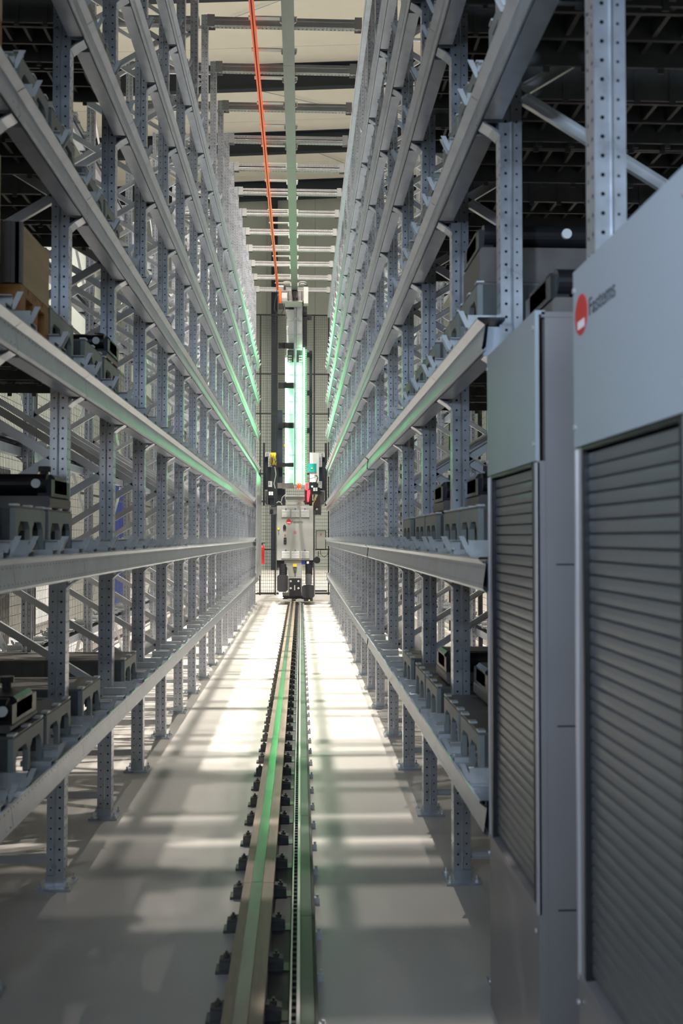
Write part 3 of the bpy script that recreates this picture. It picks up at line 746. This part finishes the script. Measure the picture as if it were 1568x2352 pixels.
o = put('lettering', me, cab, (xx, 24.298, zz)); o.rotation_euler = (math.radians(90),0,0); o['label'] = 'dark lettering reading Fastems'
cbx('isolator_switch', 504,1168,542,1208, 24.27,.03,'black',parent=cab); cbx('isolator_handle', 510,1150,536,1163, 24.27,.03,'black',parent=cab)
cbx('switch_plate', 513,1315,548,1400, 24.285,.015,'black',parent=cab)
for (cx,cy,r,m) in ((530,1280,.016,'red'),(445,1200,.03,'yellow'),(530,1340,.014,'casttop'),(530,1378,.014,'casttop'),(447,1240,.01,'casttop'),(447,1262,.01,'casttop')):
    x_, z_ = q(cx,cy); b = MB(); b.cyl((x_,24.3,z_),(x_,24.28,z_),r,n=14); put('push_button' if m != 'yellow' else 'warning_label', b.mesh('pb',m), cab)
x_, z_ = q(658,1250); b = MB()
for i in range(20):
    a0, a1 = 2*math.pi*i/20, 2*math.pi*(i+1)/20
    b.face([(x_+.036*math.cos(a0),24.298,z_+.036*math.sin(a0)),(x_+.036*math.cos(a1),24.298,z_+.036*math.sin(a1)),(x_+.027*math.cos(a1),24.298,z_+.027*math.sin(a1)),(x_+.027*math.cos(a0),24.298,z_+.027*math.sin(a0))])
b.bar((x_-.022,24.2985,z_+.022),(x_+.022,24.2985,z_-.022),.008,.0008,(1,0,1)); put('prohibition_sign', b.mesh('ps','red'), cab)
# undercarriage
pts = [q(520,1612),(q(785,1612)),q(785,1662),q(745,1705),q(745,1818),q(572,1818),q(565,1705),q(522,1662)]
b = MB(); b.prism(pts,'y',24.34,24.42); put('apron_plate', b.mesh('ap','cream'), cr)
cbx('sensor', 630,1655,680,1690, 24.28,.06,'yellow',bev=.01); cbx('sensor_plug', 638,1690,672,1725,24.29,.05,'cast')
x_, z_ = q(655,1725); b = MB(); b.tube([(x_,24.3,z_),(x_+.01,24.3,z_-.1),(x_,24.33,z_-.3)],.007); put('cable', b.mesh('c','black'), cr)
cbx('crossbar', 572,1822,742,1836, 24.28,.14,'cream')
wp = cbx('wheel_plate', 585,1838,738,2065, 24.28,.10,'black')
for (cx,cy) in ((603,1873),(702,1873),(603,1963),(702,1963)):
    x_, z_ = q(cx,cy); b = MB(); b.cyl((x_,24.28,z_),(x_,24.265,z_),.024,n=16); put('wheel_bolt', b.mesh('wb','white'), cr)
    b = MB(); b.cyl((x_,24.265,z_),(x_,24.262,z_),.011,n=12); put('bolt_recess', b.mesh('br','black'), cr)
cbx('number_plate', 647,1925,660,1990, 24.272,.008,'strip')
cbx('side_bracket', 572,1840,584,2060, 24.3,.1,'cast'); cbx('side_bracket', 740,1840,750,2060, 24.3,.1,'cast')
def motor(x0,x1,y0,y1,Y,m='rubber'):
    xa, za = q(x0,y0,Y); xb, zb = q(x1,y1,Y); b = MB(); r = (xb-xa)/2
    b.cyl(((xa+xb)/2,Y+r,zb),((xa+xb)/2,Y+r,za),r,n=16)
    for i in range(6):
        zz = zb+(za-zb)*(i+.5)/6; b.cyl(((xa+xb)/2,Y+r,zz-.006),((xa+xb)/2,Y+r,zz+.006),r*1.07,n=16)
    put('drive_motor', b.mesh('dm',m), cr)
motor(455,555,1650,1790,24.3); cbx('gearbox', 428,1790,568,2010,24.28,.3,'rubber',bev=.05)
cbx('gearbox', 750,1930,905,2090,24.26,.34,'rubber',bev=.04); motor(790,880,1660,1800,24.3); cbx('brake_housing', 790,1780,872,1925,24.28,.24,'cast',bev=.03)
cbx('mounting_frame', 428,1608,520,1700,24.36,.3,'black'); cbx('mounting_frame', 788,1608,890,1700,24.36,.3,'black')
cbx('blue_sticker', 740,1612,788,1655,24.335,.004,'blue'); cbx('terminal_box', 808,1620,836,1650,24.3,.05,'white')
cbx('white_box', 450,2015,497,2080,24.24,.08,'white'); cbx('foot_bracket', 440,2080,510,2092,24.22,.12,'white')
cbx('rail_wiper', 568,2100,615,2125,24.26,.12,'cream'); cbx('rail_wiper', 685,2100,742,2125,24.26,.12,'cream')
cbx('base_frame', 500,2060,880,2105,24.4,1.2,'black'); cbx('buffer_bar', 915,1990,1068,2008,24.4,.05,'black')
cbx('bumper', 770,2095,885,2130,24.26,.1,'black'); x_, z_ = q(840,2117); b = MB(); b.cyl((x_,24.26,z_),(x_,24.25,z_),.014,n=10); put('indicator_lamp', b.mesh('il','amber'), cr)
x_, z_ = q(940,1605); b = MB(); b.cyl((x_,24.3,z_),(x_,24.42,z_),.085,n=20); put('cable_reel', b.mesh('cr','black'), cr); cbx('reel_bracket', 885,1580,945,1625,24.36,.05,'black')
cbx('reel_handle', 950,1490,962,1560,24.36,.03,'black')
for (px0, px1) in ((414,420),(905,915)):
    cbx('service_pipe', px0,1020,px1,2060,25.0,.03,'strip')
# collar above cabinet
b = MB(); pts = [q(525,785,24.6),q(778,785,24.6),q(775,820,24.6),q(755,892,24.6),q(550,892,24.6),q(530,820,24.6)]; b.prism(pts,'y',24.55,25.2); put('mast_foot', b.mesh('mf','cream'), cr)
cbx('mast_foot_flange', 530,775,780,786,24.5,.75,'clip')
# mast
my = 24.75
def cm(name, x0,y0,x1,y1,Yf,dep,m,**k): return cbx(name,x0,y0,x1,y1,Yf,dep,m,fn=q1,**k)
cm('mast_panel', 600,515,672,2900,my,.5,'mastm'); cm('mast_panel', 708,420,785,2900,my,.5,'mastm'); cm('mast_spine', 672,420,708,2900,my+.1,.3,'cast')
cm('mast_side', 572,515,600,2900,my+.08,.4,'mastm'); cm('mast_head_panel', 560,415,775,440,my-.05,.55,'mastm')
cm('mast_corner', 560,410,600,520,my,.5,'mastm')
for i in range(14):
    yy = 678+181.5*i
    if yy > 2850: break
    cm('mast_rib', 582,yy-3,668,yy+3,my-.02,.02,'clip'); cm('mast_rib', 712,yy-3,795,yy+3,my-.02,.02,'clip')
x_, z_ = q1(686,420); xb, zb = q1(686,2890); b = MB(); b.cyl((x_,my-.1,zb),(x_,my-.1,z_),.034,n=14); put('centre_tube', b.mesh('ct','beam',smooth=False), cr)
for yy in (640,1640,2500): cm('tube_clamp', 655,yy-7,735,yy+7,my-.15,.1,'clip')
# perforated chain strip right
def chain(x0,x1,y0,y1,Y,m):
    xa, za = q1(x0,y0,Y); xb, zb = q1(x1,y1,Y); w_ = (xb-xa)/2; n_ = int((za-zb)/.055); b = MB()
    b.holes((xa,Y,zb),(1,0,0),(0,0,1),w_,.055,2,n_,.013); b.cur = 1; b.box(xa,xb,Y+.02,Y+.03,zb,za); put('cable_chain', b.mesh('chain',m,'black'), cr)
chain(788,850,440,1030,my-.02,'rubber'); chain(785,850,1040,2900,my-.02,'cast')
cm('chain_tray', 786,545,848,600,my-.04,.02,'black')
cm('perforated_plate', 585,1075,800,1238,my-.05,.02,'cast')
for (xx0) in (605,630,750,774):
    for yy0 in (1115,1150,1185):
        x_, z_ = q1(xx0,yy0); b = MB(); b.cyl((x_,my-.05,z_),(x_,my-.056,z_),.022,n=10); put('plate_bolt', b.mesh('bo','mastm'), cr)
# light tubes
cm('light_tube', 556,1180,578,1500,my-.04,.03,'ledg',label='glowing green light tube'); cm('light_tube', 556,1605,578,2050,my-.04,.03,'ledg'); cm('light_tube', 556,2145,578,2900,my-.04,.03,'ledg')
cm('light_tube', 803,1040,815,2900,my-.08,.03,'ledw',label='glowing pale green light strip'); cm('tube_cap', 552,1145,582,1180,my-.05,.05,'mastm')
# black left brackets
for yy in (440,975,1518,2060):
    cm('cable_bracket', 462,yy,545,yy+78,my-.12,.03,'black'); cm('cable_bracket_arm', 540,yy,668,yy+75,my-.12,.06,'black')
for yy in (590,1100,1620,2130): cm('cable_bracket', 848,yy,912,yy+72,my-.05,.03,'black')
cm('vertical_duct', 880,1078,922,3650,my+.0,.14,'black'); cm('vertical_duct', 450,1890,522,3400,my-.1,.15,'dark')
# head assembly
hd = cm('head_frame', 585,264,800,400,24.0,.7,'casttop',bev=.02)
for i in range(4):
    x_ = q1(600+i*60,200)[0]; cm('head_bolt', 592+i*60,268,604+i*60,395,23.97,.03,'rubber')
cm('head_motor', 660,272,722,360,23.93,.08,'cast',bev=.02)
cm('head_box', 505,280,580,408,23.95,.2,'cream'); cm('head_box_lid', 503,256,582,280,23.94,.22,'casttop'); cm('head_box', 803,208,865,435,23.97,.3,'cream')
x_, z_ = q1(590,150,24.0)
for (cx) in (576,790):
    x_, z_ = q1(cx,150,24.1); b = MB(); b.cyl((x_,24.2,z_-.035),(x_,24.2,z_+.01),.085,n=26); b.cyl((x_,24.2,z_+.01),(x_,24.2,z_+.03),.098,n=26); put('guide_roller', b.mesh('gr','cream'), cr)
cm('head_lug', 530,205,560,270,24.0,.1,'black'); cm('head_lug', 810,185,860,205,24.0,.1,'black'); cm('head_shelf', 545,398,790,412,23.98,.6,'cream')
cm('collector_arm', 430,195,530,210,24.0,.03,'white'); cm('collector', 468,235,500,430,24.0,.06,'orange',label='orange current collector'); cm('head_pillar', 785,415,850,440,24.1,.3,'black')
b = MB(); P_ = [q1(505,330),q1(450,360),q1(420,440),q1(412,530),q1(440,600),q1(490,620),q1(530,560),q1(535,500)]
b.tube([(p[0],24.1,p[1]) for p in P_], .010); P2 = [q1(470,240),q1(440,300),q1(418,420),q1(405,560),q1(450,615),q1(500,610)]
b.tube([(p[0],24.12,p[1]) for p in P2], .008); put('cable', b.mesh('c','black'), cr)
b = MB(); P_ = [q1(535,410),q1(535,480),q1(560,560),q1(575,650)]; b.tube([(p[0],24.3,p[1]) for p in P_], .014); put('cable', b.mesh('c','cream'), cr)
# fork carriage
def cc_(name,x0,y0,x1,y1,Y,d,m,**k): return cbx(name,x0,y0,x1,y1,Y,d,m,**k)
for (x0,x1) in ((245,268),(1040,1068)):
    cc_('fork_column',x0,95,x1,905,24.5,.12,'black')
cc_('fork_plate',268,280,350,700,24.6,.05,'black'); cc_('fork_plate',965,282,1040,710,24.6,.05,'dark')
cc_('slotted_bracket',275,222,340,275,24.52,.04,'clip'); cc_('slotted_bracket',312,278,362,405,24.52,.04,'clip'); cc_('slotted_bracket',312,590,362,665,24.52,.04,'clip')
cc_('slotted_bracket',962,222,1036,275,24.52,.04,'clip'); cc_('slotted_bracket',962,278,1002,405,24.52,.04,'clip'); cc_('slotted_bracket',962,590,1002,680,24.52,.04,'clip')
for yy in (232,250,268,290,310,330,350,370,390,605,625):
    if yy > 280: cc_('slot',968,yy,990,yy+6,24.515,.006,'black'); cc_('slot',318,yy,340,yy+6,24.515,.006,'black')
    else: cc_('slot',995,yy,1025,yy+6,24.515,.006,'black'); cc_('slot',283,yy,320,yy+6,24.515,.006,'black')
cc_('backing_panel',845,220,963,600,24.56,.03,'white'); tp = cc_('teal_panel',820,362,932,470,24.53,.03,'teal',label='teal square panel with an orange dot')
x_, z_ = q(874,414); b = MB(); b.cyl((x_,24.53,z_),(x_,24.52,z_),.022,n=14); put('orange_dot', b.mesh('od','yellow'), cr)
cc_('cable_box',338,222,412,382,24.5,.12,'yellow',label='yellow cable connector block')
b = MB()
for i in range(12):
    x_, z_ = q(345+i*6,235+(i*37)%60); b.tube([(x_,24.49,z_),(x_+random.uniform(-.02,.02),24.45,z_-.12),(x_+random.uniform(-.03,.03),24.47,z_-.26)],.006)
put('cable_bundle', b.mesh('cb','black'), cr)
cc_('carriage_arm',430,612,640,682,24.5,.1,'casttop'); cc_('carriage_arm',430,352,640,405,24.5,.1,'black')
cc_('red_box',790,615,822,702,24.5,.12,'redglow',label='glowing red signal box'); b = MB(); b.prism([q(815,700),q(848,700),q(850,740),q(832,850),q(815,850),q(810,760)],'y',24.5,24.6); put('red_cover', b.mesh('rc','redglow'), cr)
cc_('orange_plate',680,618,735,695,24.52,.03,'orange')
for (cx,cy) in ((690,628),(718,628),(690,682),(718,682)):
    x_, z_ = q(cx,cy); b = MB(); b.cyl((x_,24.52,z_),(x_,24.515,z_),.012,n=8); put('plate_bolt', b.mesh('pb','white'), cr)
cc_('lift_motor',865,600,955,680,24.4,.25,'black',bev=.05); cc_('lift_motor_box',862,668,978,755,24.38,.2,'black',bev=.02)
cc_('label_plate',890,672,914,716,24.37,.01,'white'); cc_('label_plate',920,672,944,716,24.37,.01,'white')
x_, z_ = q(877,655); b = MB(); b.cyl((x_,24.4,z_),(x_,24.38,z_),.02,n=10); put('indicator_lamp', b.mesh('il','cyan'), cr)
cc_('side_motor',305,675,398,805,24.42,.25,'black',bev=.02); cc_('label_plate',320,725,344,770,24.4,.015,'white'); cc_('label_plate',350,725,374,770,24.4,.015,'white'); cc_('side_motor_neck',335,805,388,900,24.45,.2,'black')
b = MB(); b.prism([q(268,710),q(330,710),q(330,890),q(285,890),q(268,860)],'y',24.6,24.66); put('cheek_plate', b.mesh('cp','cast'), cr)
b = MB(); b.prism([q(955,700),q(1040,720),q(1035,880),q(1000,890),q(995,1020),q(890,1020),q(890,900),q(950,760)],'y',24.62,24.68); put('cheek_plate', b.mesh('cp','cast'), cr)
b = MB(); b.prism([q(325,920),q(425,920),q(425,1015),q(325,1015)],'y',24.4,24.46); put('hinge_plate', b.mesh('hp','cast'), cr)
x_, z_ = q(355,968); b = MB(); b.cyl((x_,24.4,z_),(x_,24.37,z_),.04,n=16); put('hinge_pin', b.mesh('hp','black'), cr)
x_, z_ = q(940,945); b = MB(); b.cyl((x_,24.6,z_),(x_,24.56,z_),.026,n=16); put('hinge_pin', b.mesh('hp','strip'), cr)
cc_('lift_frame',430,690,530,900,24.6,.3,'black'); cc_('lift_frame',780,690,870,890,24.66,.25,'black'); cc_('carriage_web',425,240,445,610,24.55,.1,'black')
x_, z_ = q(525,125); b = MB(); b.cyl((x_,24.5,z_-.02),(x_,24.5,z_+.04),.022,n=12); put('warning_beacon', b.mesh('wb','yellow'), cr)
for (pp,m,r) in (([(480,850),(490,800),(520,770),(548,755)],'cream',.012),([(420,870),(440,850),(475,860),(490,895)],'cream',.012),([(705,895),(700,870),(730,855),(765,870),(760,895)],'cream',.010),([(395,400),(410,500),(385,620),(400,680)],'cream',.01),([(930,600),(950,540),(930,510),(905,520)],'black',.012),([(800,560),(860,550),(920,535)],'black',.006),([(940,740),(910,800),(900,860),(880,880)],'yellow',.006)):
    b = MB(); b.tube([(q(*p)[0],24.42,q(*p)[1]) for p in pp], r); put('cable', b.mesh('c',m), cr)
